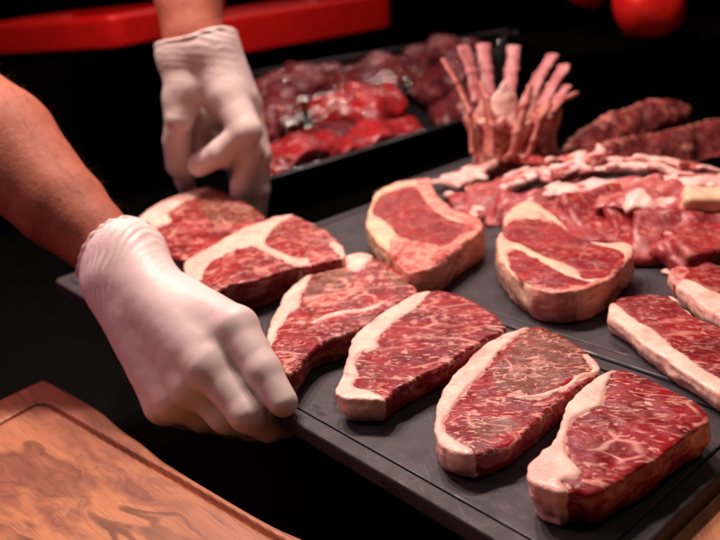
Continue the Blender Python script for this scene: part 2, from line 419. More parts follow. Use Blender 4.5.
# ------------------------------------------------------------------ steaks
def steak(outline, z, h, mat, fats=(), muscles=(), browns=(), pinks=(), label='', r=.006, bumpy=1.0, name='steak', base=0.0, crop=None, taper=.0, group='raw steaks on the slate trays'):
    ox, oy, s = crop
    f = lambda pts: np.array([on_plane(px, py, base+z)[:2] for px, py in tr(pts, ox, oy, s)])
    P = spline(f(outline), 5); c = P.mean(0)
    lo = np.array([*(P.min(0)-.006), base-.002]); hi = np.array([*(P.max(0)+.006), base+z+.012])
    F = Field(lo, hi, h)
    X2, Y2 = F.X[:, :, 0].astype(float), F.Y[:, :, 0].astype(float)
    sd = poly_sd(P, X2, Y2)
    sd = sd+.0010*bumpy*fbm(X2*90, Y2*90, 0, 3)
    fatv = np.full(X2.shape, -1.0)
    for q in fats: fatv = np.maximum(fatv, -poly_sd(spline(f(q), 4), X2, Y2)*100)
    if muscles:
        fatv = np.maximum(fatv, np.minimum.reduce([poly_sd(spline(f(q), 4), X2, Y2)*100 for q in muscles]))
    pinkv = np.full(X2.shape, -1.0)
    for q in pinks: pinkv = np.maximum(pinkv, -poly_sd(spline(f(q), 4), X2, Y2)*100)
    brownv = np.full(X2.shape, -1.0)
    for q in browns: brownv = np.maximum(brownv, -poly_sd(spline(f(q), 4), X2, Y2)*100)
    # height of the cut face: sagging edges, swelling muscle, raised fat
    top = base+z+bumpy*(.0009*fbm(X2*30, Y2*30, .5, 11, 3)+.0004*noise(X2*150, Y2*150, .2, 5))
    top = top+.0012*sstep(-.1, .3, fatv)-.0014*np.exp(sd/.005)
    top = top-.0006*np.exp(-(fatv/.10)**2)
    dz = np.abs(F.Z-(top+base)[:, :, None]/2)-(top-base)[:, :, None]/2
    u = (F.Z-base)/z
    side = sd[:, :, None]+(taper+.0025)*(1-u)+  .0014*bumpy*fbm(F.X*45, F.Y*45, F.Z*90, 21, 3)+.0010*np.abs(noise(F.X*110, F.Y*110, F.Z*170, 31))+.0008*np.cos(np.clip(u, 0, 1)*math.pi*2)
    r = r*.38
    d1 = side+r; d2 = dz+r
    V = np.minimum(np.maximum(d1, d2), 0)+np.sqrt(np.maximum(d1, 0)**2+np.maximum(d2, 0)**2)-r
    v, q = largest(*F.mesh(V))
    ix = np.clip((v[:, 0]-lo[0])/h, 0, X2.shape[0]-1.001); iy = np.clip((v[:, 1]-lo[1])/h, 0, X2.shape[1]-1.001)
    def samp(A):
        i = ix.astype(int); j = iy.astype(int); a = ix-i; b = iy-j
        return A[i, j]*(1-a)*(1-b)+A[i+1, j]*a*(1-b)+A[i, j+1]*(1-a)*b+A[i+1, j+1]*a*b
    at_ = {'fat': samp(fatv), 'pinkfat': samp(pinkv), 'brown': sstep(-.05, .25, samp(brownv)), 'rind': sstep(.0016, .0042, samp(top)-v[:, 2])}
    root = thing(name, (c[0], c[1], base), label, 'steak', group)
    isfat = at_['fat'][q].mean(1) > 0
    for nm, m in (('meat', ~isfat), ('fat_cap', isfat)):
        if m.sum() < 30: continue
        used = np.unique(q[m]); re = -np.ones(len(v), np.int64); re[used] = np.arange(len(used))
        mk(nm, v[used], re[q[m]], mat, root, attrs={k: a[used] for k, a in at_.items()})
    return root

S6 = (510, 350, 2.843)
steak([(300,50),(340,55),(400,75),(460,105),(510,130),(550,155),(575,180),(580,205),(545,222),(500,252),(465,278),(420,312),(370,342),(310,372),(262,397),(225,407),(190,402),(150,407),(105,397),(62,382),(42,365),(38,345),(55,315),(90,285),(120,255),(135,215),(150,165),(175,130),(215,95),(260,65)],
      .027, .0011, meat_material('marbled_beef_a', -.55, 118, .42, 1.0, seed=.31, web=.55, fl=340),
      fats=[[(305,45),(285,80),(270,120),(262,155),(225,175),(190,190),(170,210),(165,235),(160,270),(165,300),(185,325),(205,345),(195,365),(150,375),(165,400),(150,425),(105,415),(50,395),(25,365),(25,335),(45,305),(85,275),(105,250),(120,215),(140,160),(165,120),(210,80),(260,50)]],
      pinks=[[(480,270),(520,215),(560,185),(600,190),(590,220),(530,250)]],
      label='thick marbled steak with a broad bulb of fat, nearest the tray\'s right corner', crop=S6, taper=.002)
S5 = (420, 315, 3.274)
steak([(360,30),(400,32),(450,50),(510,80),(555,115),(585,150),(595,178),(585,200),(540,227),(490,262),(440,302),(400,337),(360,372),(320,402),(280,427),(220,452),(170,463),(120,457),(75,437),(45,402),(35,365),(40,320),(50,280),(75,235),(110,190),(150,145),(200,100),(260,65),(310,45)],
      .020, .0011, meat_material('marbled_beef_b', -.85, 105, .62, 1.0, seed=.77, web=1.0, fl=450, pink=(.74,.37,.31)),
      fats=[[(372,25),(335,55),(300,85),(270,115),(240,150),(215,185),(180,220),(150,250),(120,290),(95,325),(78,350),(84,378),(110,402),(145,425),(178,440),(170,475),(110,470),(60,450),(25,410),(20,365),(25,310),(35,270),(65,220),(100,175),(140,130),(190,85),(250,50),(310,30)],
            [(310,270),(360,275),(420,265),(480,240),(530,210),(580,190),(605,170),(570,130),(545,125),(535,132),(555,165),(562,183),(520,195),(480,225),(430,245),(380,258),(330,265)]],
      browns=[[(360,45),(420,50),(500,85),(545,130),(560,185),(500,205),(430,240),(370,255),(310,268),(260,250),(240,215),(230,180),(270,135),(310,90)],[(160,350),(260,330),(330,360),(240,400),(170,390)]],
      label='oval steak with a brownish marbled centre and smooth pink fat cap on the front tray', crop=S5, taper=.001)
S4 = (325, 280, 3.6)
steak([(375,35),(430,33),(490,45),(550,75),(600,105),(640,135),(660,163),(640,185),(600,205),(540,240),(480,280),(430,308),(380,330),(330,350),(290,375),(260,397),(228,432),(180,434),(130,432),(80,432),(42,425),(28,405),(40,370),(60,320),(80,260),(100,210),(130,170),(180,130),(250,85),(320,50)],
      .022, .0012, meat_material('marbled_beef_c', -.65, 110, .40, 1.0, seed=1.21, web=.6, fl=400),
      fats=[[(385,28),(352,75),(320,110),(280,130),(240,160),(205,195),(190,220),(195,245),(150,255),(120,275),(110,300),(120,330),(105,370),(112,388),(150,395),(190,410),(218,432),(180,455),(60,450),(15,410),(25,370),(45,315),(65,255),(85,200),(120,155),(170,115),(245,70),(320,35)]],
      label='steak with a bright white fat strip and thin long veins, just right of the thumb', crop=S4, taper=.003)
S3 = (255, 240, 3.7235)
steak([(410,45),(450,60),(500,85),(550,120),(590,155),(608,180),(590,197),(540,228),(480,265),(430,302),(390,330),(340,352),(290,367),(240,387),(212,405),(190,442),(160,485),(122,503),(100,490),(70,440),(50,395),(40,345),(55,300),(80,260),(95,215),(120,185),(160,150),(210,120),(270,90),(330,60),(370,47)],
      .024, .0013, meat_material('marbled_beef_d', -.75, 88, .55, 1.0, seed=1.9, web=1.0, fl=420),
      fats=[[(445,50),(412,90),(400,112),(362,116),(330,100),(290,105),(240,115),(210,135),(190,175),(175,205),(165,240),(130,275),(100,310),(80,350),(60,395),(40,390),(25,340),(40,290),(65,250),(80,205),(110,170),(150,135),(200,105),(265,75),(325,45),(380,35)],
            [(215,302),(300,270),(390,255),(470,232),(470,240),(400,265),(310,282),(220,310)]],
      browns=[[(215,135),(320,105),(380,135),(330,175),(240,210),(185,205)],[(480,100),(560,140),(590,175),(500,165)]],
      pinks=[[(180,215),(260,195),(340,185),(420,130),(440,150),(380,190),(300,240),(200,245)]],
      label='steak with a small brown muscle under its fat edge, partly behind the front thumb', crop=S3, taper=.003)
S2 = (125, 180, 3.13)
steak([(500,110),(540,108),(590,130),(640,160),(680,195),(698,225),(690,242),(640,252),(580,265),(530,272),(480,287),(430,305),(380,318),(330,325),(290,345),(240,350),(200,330),(180,290),(185,255),(230,225),(290,190),(350,155),(420,130),(460,115)],
      .034, .0014, meat_material('marbled_beef_e', -.7, 92, .55, .9, seed=2.4, fat=(.76,.55,.42)),
      fats=[[(550,100),(500,124),(465,150),(440,185),(445,205),(490,225),(540,245),(575,245),(575,262),(530,265),(490,250),(440,225),(390,208),(330,225),(275,250),(250,280),(230,320),(170,300),(170,250),(225,210),(285,175),(345,140),(420,115),(500,95)],
            [(640,200),(660,195),(710,225),(690,250),(670,235)]],
      label='steak of two muscles split by a fat seam, second along from the rear glove', crop=S2, taper=.008)
steak([(265,22),(300,30),(350,50),(400,80),(438,105),(440,120),(400,140),(340,165),(290,195),(240,228),(190,250),(140,240),(90,205),(50,165),(30,132),(60,100),(110,70),(170,45),(220,28)],
      .030, .0014, meat_material('marbled_beef_f', -.7, 98, .5, .9, seed=3.3),
      fats=[[(275,12),(240,45),(222,58),(180,70),(145,95),(135,110),(145,130),(100,150),(85,165),(60,180),(20,130),(55,90),(105,58),(165,33),(220,15)]],
      browns=[[(240,40),(340,60),(420,110),(330,140),(250,120)]],
      label='steak at the left end of the front tray, against the rear gloved hand', crop=(125,180,3.13), taper=.006)
SA = (350, 170, 4.32)
steak([(240,45),(285,38),(320,34),(348,33),(362,60),(372,95),(402,130),(450,163),(510,190),(555,203),(582,225),(578,255),(540,287),(500,312),(470,337),(430,367),(390,392),(340,420),(290,438),(250,432),(215,405),(175,365),(125,320),(80,270),(62,225),(70,180),(88,132),(102,102),(142,74),(200,52)],
      .033, .0014, meat_material('lean_beef_a', -.3, 100, .5, .42, red=(.30,.011,.015), dark=(.14,.006,.009), fat=(.76,.54,.33), pink=(.74,.40,.30), seed=4.1),
      muscles=[[(104,150),(138,108),(205,84),(250,72),(288,72),(325,130),(368,176),(425,208),(485,228),(548,250),(500,285),(440,315),(380,335),(290,335),(215,300),(185,250),(140,212),(100,190)],
               [(190,300),(240,320),(330,345),(430,335),(480,320),(420,370),(340,412),(260,428),(215,395),(180,345)]],
      pinks=[[(185,290),(300,312),(420,318),(470,285),(530,255),(620,235),(610,300),(520,350),(420,400),(340,450),(230,450),(170,390)],[(285,30),(350,28),(375,92),(455,160),(560,200),(600,225),(560,262),(500,232),(430,207),(370,177),(330,140),(300,90)]],
      label='lean steak with golden fat on its left side and a curved rib bone', crop=SA, taper=.001, name='bone_in_steak', r=.008)
SB = (485, 195, 4.0)
steak([(80,75),(120,38),(170,22),(220,36),(270,70),(310,100),(332,130),(345,150),(390,170),(450,188),(520,190),(570,192),(598,207),(600,235),(570,262),(540,292),(500,330),(465,352),(400,375),(330,387),(260,387),(200,375),(150,350),(110,315),(70,280),(48,240),(40,190),(50,155),(72,130),(72,105)],
      .031, .0013, meat_material('lean_beef_b', -.4, 100, .5, .45, red=(.30,.011,.015), dark=(.14,.006,.009), fat=(.78,.54,.36), pink=(.76,.42,.32), seed=5.2),
      muscles=[[(66,140),(95,110),(140,96),(190,92),(240,92),(290,106),(335,144),(390,174),(450,196),(520,212),(560,242),(545,285),(500,318),(440,334),(390,330),(372,300),(330,280),(250,254),(190,226),(150,200),(95,182)],
               [(88,240),(110,218),(145,226),(175,244),(235,272),(300,306),(385,338),(430,346),(350,370),(270,380),(200,364),(145,336),(108,296)]],
      pinks=[[(205,60),(250,90),(320,125),(330,140),(260,110),(220,90)],[(200,355),(270,372),(350,362),(430,345),(500,305),(560,240),(600,215),(630,245),(520,370),(400,410),(260,415),(190,390)]],
      label='thick rounded lean steak with a pale fat lobe at its rear, on the middle tray', crop=SB, taper=.0, r=.007)
SC = (595, 245, 3.376)
steak([(80,172),(120,166),(180,160),(250,165),(290,185),(312,215),(350,240),(422,270),(520,300),(600,350),(590,430),(540,500),(470,525),(420,508),(370,480),(310,440),(240,400),(190,362),(140,322),(90,277),(46,240),(42,210),(58,187)],
      .015, .0013, meat_material('marbled_beef_g', -.4, 95, .5, .7, red=(.28,.015,.018), seed=6.6, pink=(.74,.38,.28)),
      fats=[[(50,180),(75,200),(105,225),(150,260),(190,280),(230,312),(270,350),(330,392),(400,440),(470,470),(560,480),(540,540),(400,530),(300,455),(235,412),(180,372),(130,335),(80,290),(30,245),(28,205)],[(250,158),(300,180),(318,212),(345,232),(325,232),(300,215),(280,190),(248,172)]],
      label='flat red steak with a thick pink fat rim along its near edge, middle tray', crop=SC, taper=.0, r=.005)
steak([(245,90),(270,67),(330,67),(380,48),(420,60),(500,75),(560,110),(580,180),(560,240),(500,262),(422,246),(390,227),(330,185),(290,152),(262,125),(246,108)],
      .018, .0013, meat_material('marbled_beef_h', -.4, 95, .5, .5, red=(.28,.015,.018), seed=7.9, pink=(.76,.36,.30)),
      fats=[[(285,120),(330,122),(380,147),(422,165),(520,195),(600,200),(560,260),(422,262),(380,240),(320,195),(275,155)],[(235,90),(270,75),(275,110),(250,118)]],
      pinks=[[(245,75),(300,70),(310,100),(280,130),(240,110)]],
      label='smaller red steak with a pale fat rim behind the flat one, at the far right', crop=SC, taper=.0, r=.006)

# ------------------------------------------------------------------ cutting board and wooden board
_g = on_plane(251, 511, -.03)-on_plane(101, 410, -.03)
OLIVE = wood_material('olive_wood', -math.atan2(_g[1], _g[0]), (.43,.190,.100), (.28,.108,.064), (.085,.027,.017), 1.5, .7)
PLANK = wood_material('plank_wood', .95, (.62,.28,.13), (.45,.18,.085), (.16,.05,.025), 1.3, .35)
def cutting_board():
    zt, th, h = -.030, .022, .0014
    edge = tr([(-140,152),(0,87),(80,50),(95,45),(112,48),(170,79),(227,113),(272,152),(319,184),(360,218),(394,240),(439,268),(495,301),(562,340),(619,371),(675,396),(740,424),(880,500),(960,600),(700,760),(300,720),(-200,430)], 0, 360, 2.25)
    P = spline([on_plane(x, y, zt)[:2] for x, y in edge], 4)
    g = tr([(-140,215),(0,143),(74,103),(86,99),(97,98),(108,101),(120,107),(283,203),(405,272),(630,406),(770,492),(800,560),(700,660),(400,680),(-180,410)], 0, 360, 2.25)
    G = np.array([on_plane(x, y, zt)[:2] for x, y in g])
    F = Field([*(P.min(0)-.006), zt-th-.004], [*(P.max(0)+.006), zt+.005], h)
    X2, Y2 = F.X[:, :, 0].astype(float), F.Y[:, :, 0].astype(float)
    sd = poly_sd(P, X2, Y2); sg = poly_sd(G, X2, Y2)
    top = zt-.0060*np.exp(-(sg/.0019)**4)
    r = .004
    d1 = sd[:, :, None]+r; d2 = np.maximum(F.Z-top[:, :, None], zt-th-F.Z)+r
    V = np.minimum(np.maximum(d1, d2), 0)+np.sqrt(np.maximum(d1, 0)**2+np.maximum(d2, 0)**2)-r
    v, q = largest(*F.mesh(V)); c = P.mean(0)
    fc = on_plane(20, 520, zt)[:2]; fig = 1-sstep(.07, .17, np.linalg.norm((v[:, :2]-fc)*np.array([.8, 1.25]), axis=1)+.03*noise(v[:, 0]*14, v[:, 1]*14, 0, 2))
    tag(mk('cutting_board', v, q, OLIVE, None, (c[0], c[1], zt-th), attrs={'figure': fig}), 'olive wood carving board with swirling grain and a juice groove, lower left', 'cutting board')
    # block that carries it
    tag(bevel_box('board_riser', (P[:,0].min()+.05, -.05, -.2), (-.32, P[:,1].max()-.05, zt-th), MATT, .002), None, None, kind='structure')
cutting_board()
wb = bevel_box('wooden_board', (-.215, .20, -.036), (.12, .462, -.0145), PLANK, .003)
tag(wb, 'brown wooden board with straight grain under the right end of the front tray', 'board')
tag(bevel_box('board_plinth', (-.19, .22, -.2), (.10, .45, -.0362), MATT, 0), None, None, kind='structure')

# ------------------------------------------------------------------ the worker: body with arms, gloves as clothing
def frame(a, b):
    z = unit(np.asarray(b)-np.asarray(a)); x = unit(np.cross(z, (0, 0, 1))); return x, np.cross(z, x), z
FW = at(119, 260, .69); FA = at(0, 145, .735); FE = at(-120, 50, .80); FS = at(-370, -190, 1.00)
BW = at(195, 44, 1.0); BA = at(183, -40, 1.02); BE = at(150, -230, 1.06); BS = at(-270, -420, 1.30)
def body():
    NK = (FS+BS)/2; HIP = NK+np.array([-.10, .0, -.42])
    lo = np.minimum.reduce([FW, FS, BW, BS, BE, HIP])-.2; hi = np.maximum.reduce([FW, FS, BW, BS, BE, NK])+.2
    F = Field(lo, hi, .0065)
    arm1 = F.chain([FW+(FW-FA)*.08, FW, at(60, 205, .712), FA, FE, FS], [.0275, .0285, .0385, .0520, .050, .065], .006)
    arm2 = F.chain([BW+(BW-BA)*.12, BW, BA, BE, BS], [.030, .036, .050, .052, .066], .012)
    tor = smin(F.chain([FS, NK, BS], [.08, .10, .08], .03), F.cone(NK, HIP, .14, .15), .08)
    neck = F.cone(NK, NK+np.array([.01, 0, .12]), .06, .055)
    V = smin(smin(smin(arm1, arm2, .02), tor, .05), neck, .04)
    V = V+.0012*noise(F.X*40, F.Y*40, F.Z*40, 3)
    ax = unit(FA-FW); sx, sy, sz = frame(FW, FA)
    al = (F.X-FW[0])*ax[0]+(F.Y-FW[1])*ax[1]+(F.Z-FW[2])*ax[2]
    a_ = (F.X-FW[0])*sx[0]+(F.Y-FW[1])*sx[1]+(F.Z-FW[2])*sx[2]; b_ = (F.X-FW[0])*sy[0]+(F.Y-FW[1])*sy[1]+(F.Z-FW[2])*sy[2]
    an_ = np.arctan2(b_, a_)
    V = V-.0020*noise(np.cos(an_)*1.9+5, np.sin(an_)*1.9+5, al*9, 14)*(al > -.03)*(al < .3)
    # flexor tendons and muscle swelling on the visible forearm
    v, q = largest(*F.mesh(V))
    o = mk('person', v, q, SKIN, None, HIP)
    m = o.modifiers.new('sub', 'SUBSURF'); m.levels = 1; m.render_levels = 1
    o['_o'] = [float(x) for x in HIP]
    return tag(o, 'butcher reaching in with bare forearms and white gloves, holding the front tray', 'person')
person = body()

def glove(lo, hi, h, palm, thumb, fingers, webs, cuff_c, cuff_dir, cuff_r, name, wr, extra=None):
    F = Field(lo, hi, h)
    d = None
    for pts, rad in palm:
        c = F.chain(pts, rad, .010); d = c if d is None else smin(d, c, .014)
    fd = None
    for pts, rad in fingers:
        c = F.chain(pts, rad, .005)
        fd = c if fd is None else smin(fd, c, .0016)
    d = smin(d, fd, .008)
    for pts, rad in webs: d = smin(d, F.chain(pts, rad, .006), .009)
    d = smin(d, F.chain(*thumb, .005), .0075)
    if extra is not None: d = extra(F, d)
    cd = unit(cuff_dir)                     # from the cuff edge towards the hand
    s = (F.X-cuff_c[0])*cd[0]+(F.Y-cuff_c[1])*cd[1]+(F.Z-cuff_c[2])*cd[2]
    x, y, _ = frame(np.zeros(3), cd)
    a = (F.X-cuff_c[0])*x[0]+(F.Y-cuff_c[1])*x[1]+(F.Z-cuff_c[2])*x[2]
    b = (F.X-cuff_c[0])*y[0]+(F.Y-cuff_c[1])*y[1]+(F.Z-cuff_c[2])*y[2]
    # creases of loose latex round the wrist
    amp, len_, shear, pitch = wr
    ph = (s+shear*a+.35*shear*b+.004*noise(F.X*70, F.Y*70, F.Z*70, 9))/pitch
    ridge = 1-np.abs(((ph) % 1.0)*2-1)
    wgt = np.exp(-np.clip(s, 0, 1)/len_)*(.55+.45*noise(F.X*55, F.Y*55, F.Z*55, 4))
    d = d-amp*np.clip(wgt, 0, 1)*(ridge**1.5-.3)
    d = d-.00025*fbm(F.X*70, F.Y*70, F.Z*70, 8, 2)
    body_d = d
    edge = s+.004*np.sin(np.arctan2(b, a)*2+.7)
    d = np.maximum(d, -edge)
    bead = np.sqrt(np.maximum(np.abs(body_d+.0003), 0)**2+(edge-.0005)**2)-.0021
    d = np.minimum(d, bead)
    v, q = largest(*F.mesh(d))
    o = mk(name, v, q, LATEX, person)
    return o
# --- front hand: back of the hand to the camera, thumb on the tray rim, fingers under it
def A(x, y, d): return at(x, y, d)
w1, w2 = A(128, 258, .675), A(122, 284, .672)
mi, mm, mr, mp = A(209, 366, .590), A(194, 384, .603), A(177, 398, .618), A(164, 404, .632)
th_c, th_m, th_i, th_t = A(178, 300, .640), A(236, 328, .596), A(263, 370, .577), A(283, 402, .567)
allp = np.array([w1, w2, mi, mm, mr, mp, th_m, th_t, A(100, 290, .70), A(135, 228, .70), A(300, 430, .63), A(250, 440, .57), A(150, 430, .65), A(260, 300, .6)])
cuffc = A(121, 262, .688)
glove(allp.min(0)-.03, allp.max(0)+.03, .0014,
      palm=[([cuffc+(cuffc-w1)*.3, w1, mi], [.031, .0285, .0165]), ([w1, mm], [.028, .0165]), ([cuffc+(cuffc-w2)*.3, w2, mr], [.030, .027, .0160]), ([w2, mp], [.027, .0158]),
            ([A(160, 300, .65), A(215, 340, .605)], [.023, .0185])],
      thumb=([th_c, th_m, th_i, th_t], [.021, .0165, .0125, .0108]),
      fingers=[([mi, A(247, 414, .574), A(268, 426, .592), A(288, 424, .615)], [.0155, .0128, .0112, .010]),
               ([mm, A(226, 416, .598), A(252, 426, .622), A(275, 424, .640)], [.0150, .0125, .011, .010]),
               ([mr, A(203, 416, .622), A(230, 424, .645), A(255, 420, .66)], [.0145, .0120, .0105, .0095]),
               ([mp, A(184, 414, .645), A(206, 420, .665), A(226, 416, .68)], [.0135, .0115, .010, .009])],
      webs=[([A(225, 352, .600), A(208, 372, .597)], [.010, .010])],
      cuff_c=cuffc, cuff_dir=w1*.5+w2*.5-FW+(w1*.5+w2*.5-cuffc), cuff_r=.034, name='glove', wr=(.0042, .024, -.75, .0080))
# --- rear hand: pinching, thumb hanging on the left, index folded across, the others hanging down
wa, wb_ = A(184, 56, 1.0), A(210, 50, 1.0)
cb = A(196, 42, 1.0)
bp = np.array([wa, wb_, cb, A(150, 30, 1.0), A(245, 20, 1.0), A(165, 210, 1.06), A(275, 225, 1.07), A(275, 120, .94), A(200, 170, .94)])
glove(bp.min(0)-.03, bp.max(0)+.03, .0018,
      palm=[([cb+(cb-wa)*.6, wa, A(186, 88, 1.0), A(180, 118, 1.0)], [.034, .033, .025, .018]), ([cb+(cb-wb_)*.6, wb_, A(226, 92, .995)], [.034, .033, .026]),
            ([wb_, A(238, 98, 1.01)], [.032, .024]), ([wb_, A(244, 104, 1.03)], [.032, .022]), ([A(200, 70, 1.02), A(222, 112, 1.035)], [.026, .016])],
      thumb=([A(180, 100, 1.005), A(178, 132, 1.03), A(183, 165, 1.085), A(187, 212, 1.16)], [.022, .0165, .0150, .0125]),
      fingers=[([A(228, 94, .995), A(246, 131, .985), A(222, 152, 1.0), A(199, 165, 1.035)], [.024, .0195, .0165, .0150]),
               ([A(240, 104, 1.01), A(250, 150, 1.012), A(243, 186, 1.035), A(239, 212, 1.05)], [.021, .0175, .0155, .0135]),
               ([A(246, 108, 1.03), A(258, 155, 1.035), A(258, 190, 1.05), A(256, 222, 1.065)], [.020, .0170, .0150, .0125])],
      webs=[([A(176, 112, 1.035), A(198, 116, 1.075), A(228, 118, 1.050)], [.016, .018, .018]), ([A(178, 132, 1.055), A(202, 136, 1.085), A(234, 138, 1.055)], [.015, .020, .018]), ([A(182, 152, 1.075), A(206, 156, 1.092), A(238, 158, 1.055)], [.013, .018, .016]), ([A(176, 140, 1.045), A(178, 165, 1.085)], [.017, .016])],
      cuff_c=cb, cuff_dir=A(205, 90, 1.0)-cb, cuff_r=.045, name='glove', wr=(.0024, .020, .25, .009))

# fine hair on the forearms
def arm_hair():
    me = person.data; rng = np.random.default_rng(4)
    co = np.empty(len(me.vertices)*3, np.float32); me.vertices.foreach_get('co', co); co = co.reshape(-1, 3)+np.array(person['_o'])
    no = np.empty(len(me.vertices)*3, np.float32); me.vertices.foreach_get('normal', no); no = no.reshape(-1, 3)
    vs, fs = [], []
    for A0, B0, n in ((FW, FE, 2200), (BW+(BA-BW)*.25, BE, 500)):
        ax = unit(B0-A0); L = np.linalg.norm(B0-A0); t = (co-A0)@ax
        near = np.linalg.norm(co-A0-t[:, None]*ax, axis=1) < .075
        c = np.where((t > .02) & (t < L*.9) & near)[0]
        for i in rng.choice(c, min(n, len(c)*3)):
            p = co[i]+rng.normal(0, .003, 3); nn = no[i]; dr = unit(-ax*.8+nn*.45+rng.normal(0, .25, 3)); ln = rng.uniform(.006, .013)
            sd = unit(np.cross(dr, nn)+1e-6)*.00013; p = p-nn*.0008
            q0, q1, q2 = p, p+dr*ln*.5, p+unit(dr-nn*.35)*ln
            b = len(vs); vs += [q0-sd, q0+sd, q1+sd*.8, q1-sd*.8, q2]; fs += [(b, b+1, b+2, b+3), (b+3, b+2, b+4)]
    o = mk('arm_hair', vs, fs, plain('hair', (.07,.03,.015), .5), person); o['kind'] = 'stuff'
arm_hair()

# ------------------------------------------------------------------ lamb on the rear tray
def lumps(F, prim, amp, sc, seed): return prim-amp*fbm(F.X*sc, F.Y*sc, F.Z*sc, seed, 3)
def blob(name, chains, mat, label, cat, group, h=.0025, k=.006, amp=.003, sc=45, seed=1, flat=None, attrs=None, zmin=0.0):
    P = np.concatenate([np.array(c[0]) for c in chains]); R = max(max(c[1]) for c in chains)
    F = Field(P.min(0)-R-.012, P.max(0)+R+.012, h); d = None
    for pts, rad in chains:
        c = F.chain(pts, rad, k); d = c if d is None else smin(d, c, k)
    d = lumps(F, d, amp, sc, seed)
    if zmin is not None: d = np.maximum(d, zmin+.0003-F.Z)
    v, q = largest(*F.mesh(d)); c = v.mean(0)
    n = len(v)
    o = mk(name, v, q, mat, None, (c[0], c[1], v[:, 2].min()), attrs={'fat': attrs(v) if attrs else np.full(n, -1.), 'pinkfat': np.full(n, -1.), 'brown': np.zeros(n)})
    return tag(o, label, cat, group) if label else o
LAMB = meat_material('lamb_meat', .2, 60, .35, .40, red=(.34,.028,.030), dark=(.18,.012,.017), seed=9.3, gloss=.36)
LFAT = meat_material('lamb_fat', .2, 60, .35, .4, red=(.45,.12,.11), dark=(.3,.05,.05), fat=(.80,.58,.50), pink=(.74,.38,.34), seed=8.1)
BONE = plain('bone', (.52,.22,.22), .45, .4, 70, (.36,.10,.10), .3)
BONE2 = plain('bone_with_meat', (.46,.17,.13), .42, .4, 55, (.30,.06,.05), .3)
def pl(x, y, z): return on_plane(x, y, z)
halfnoise = lambda s, b=0.0: (lambda v: b+.9*fbm(v[:, 0]*40, v[:, 1]*40, v[:, 2]*40, s, 2))
chops = 'pieces of raw lamb on the rear tray'
# red chunks heaped along the front: irregular cut blocks
def finish(name, F, d, mat, label, cat, group, attr):
    v, q = largest(*F.mesh(d)); c = v.mean(0); n = len(v)
    o = mk(name, v, q, mat, None, (c[0], c[1], v[:, 2].min()), attrs={'fat': attr(v), 'pinkfat': -.9+1.0*fbm(v[:, 0]*70, v[:, 1]*70, v[:, 2]*70, 5, 2), 'brown': np.zeros(n)})
    return tag(o, label, cat, group)
def crease(F, amp, sc, seed):
    return amp*(.9*fbm(F.X*sc, F.Y*sc, F.Z*sc, seed, 3)+.8*np.abs(noise(F.X*sc*1.7, F.Y*sc*1.7, F.Z*sc*1.7, seed+50))-.4)
chunks = [((482,204,.013), (.034,.026,.012), .9, .10, 'flat dark red lamb piece left of the other lamb chunks, behind the rounded steak'),
          ((528,206,.016), (.030,.022,.017), .5, -.25, 'dark lamb chunk directly behind the fat lobe of the rounded steak'),
          ((565,214,.018), (.024,.022,.020), 1.2, .30, 'red lamb chunk behind the right half of the rounded steak'),
          ((588,232,.015), (.022,.018,.017), .3, -.30, 'lamb chunk touching the rear right edge of the rounded steak'),
          ((604,207,.026), (.024,.020,.018), .8, .35, 'lamb chunk lying highest in the middle of the red heap'),
          ((640,216,.024), (.020,.022,.020), 1.5, .2, 'lamb chunk between the yellow fat block and the middle of the heap'),
          ((634,238,.012), (.013,.015,.014), .4, -.4, 'small lamb chunk at the left end of the bare strip of slate'),
          ((656,243,.014), (.014,.014,.016), 1.1, .3, 'small lamb chunk just over the middle of the bare strip of slate'),
          ((680,234,.022), (.022,.020,.023), .6, -.30, 'glossy upright lamb chunk right of the bare strip of slate'),
          ((676,218,.030), (.018,.018,.014), .2, .2, 'lamb chunk half hidden under the yellow fat block'),
          ((718,238,.024), (.024,.024,.022), 1.0, .25, 'red lamb chunk cut off by the right side of the photo'),
          ((702,258,.012), (.016,.009,.010), .9, .2, 'knobbly red lamb trimming beside the smaller right-hand steak')]
for i, (p, hs, rz, rx, lb) in enumerate(chunks):
    k_ = 1.0 if hs[0] > .0175 else .72
    sl = np.array([.038, .025, .0085])*k_*(1+.18*math.sin(i*3.3)); c = pl(*p)-np.array([0, 0, .004]); R = .062; F = Field(c-R, c+R, .0024)
    d = F.box(c, sl, .75+rx*.9, .40+.25*math.sin(i*1.7), .006)-crease(F, .0034, 30, 300+i*7)
    d = smin(d, F.box(c-np.array([.010, .012, .010]), sl*.85, .95+rx, .30, .006)-crease(F, .003, 38, 330+i), .0025)
    d = np.maximum(d, .0003-F.Z)
    finish('lamb_chunk', F, d, LAMB, lb, 'lamb', chops, (lambda s: (lambda v: -.80+1.0*fbm(v[:, 0]*38, v[:, 1]*38, v[:, 2]*38, s, 3)))(400+i))
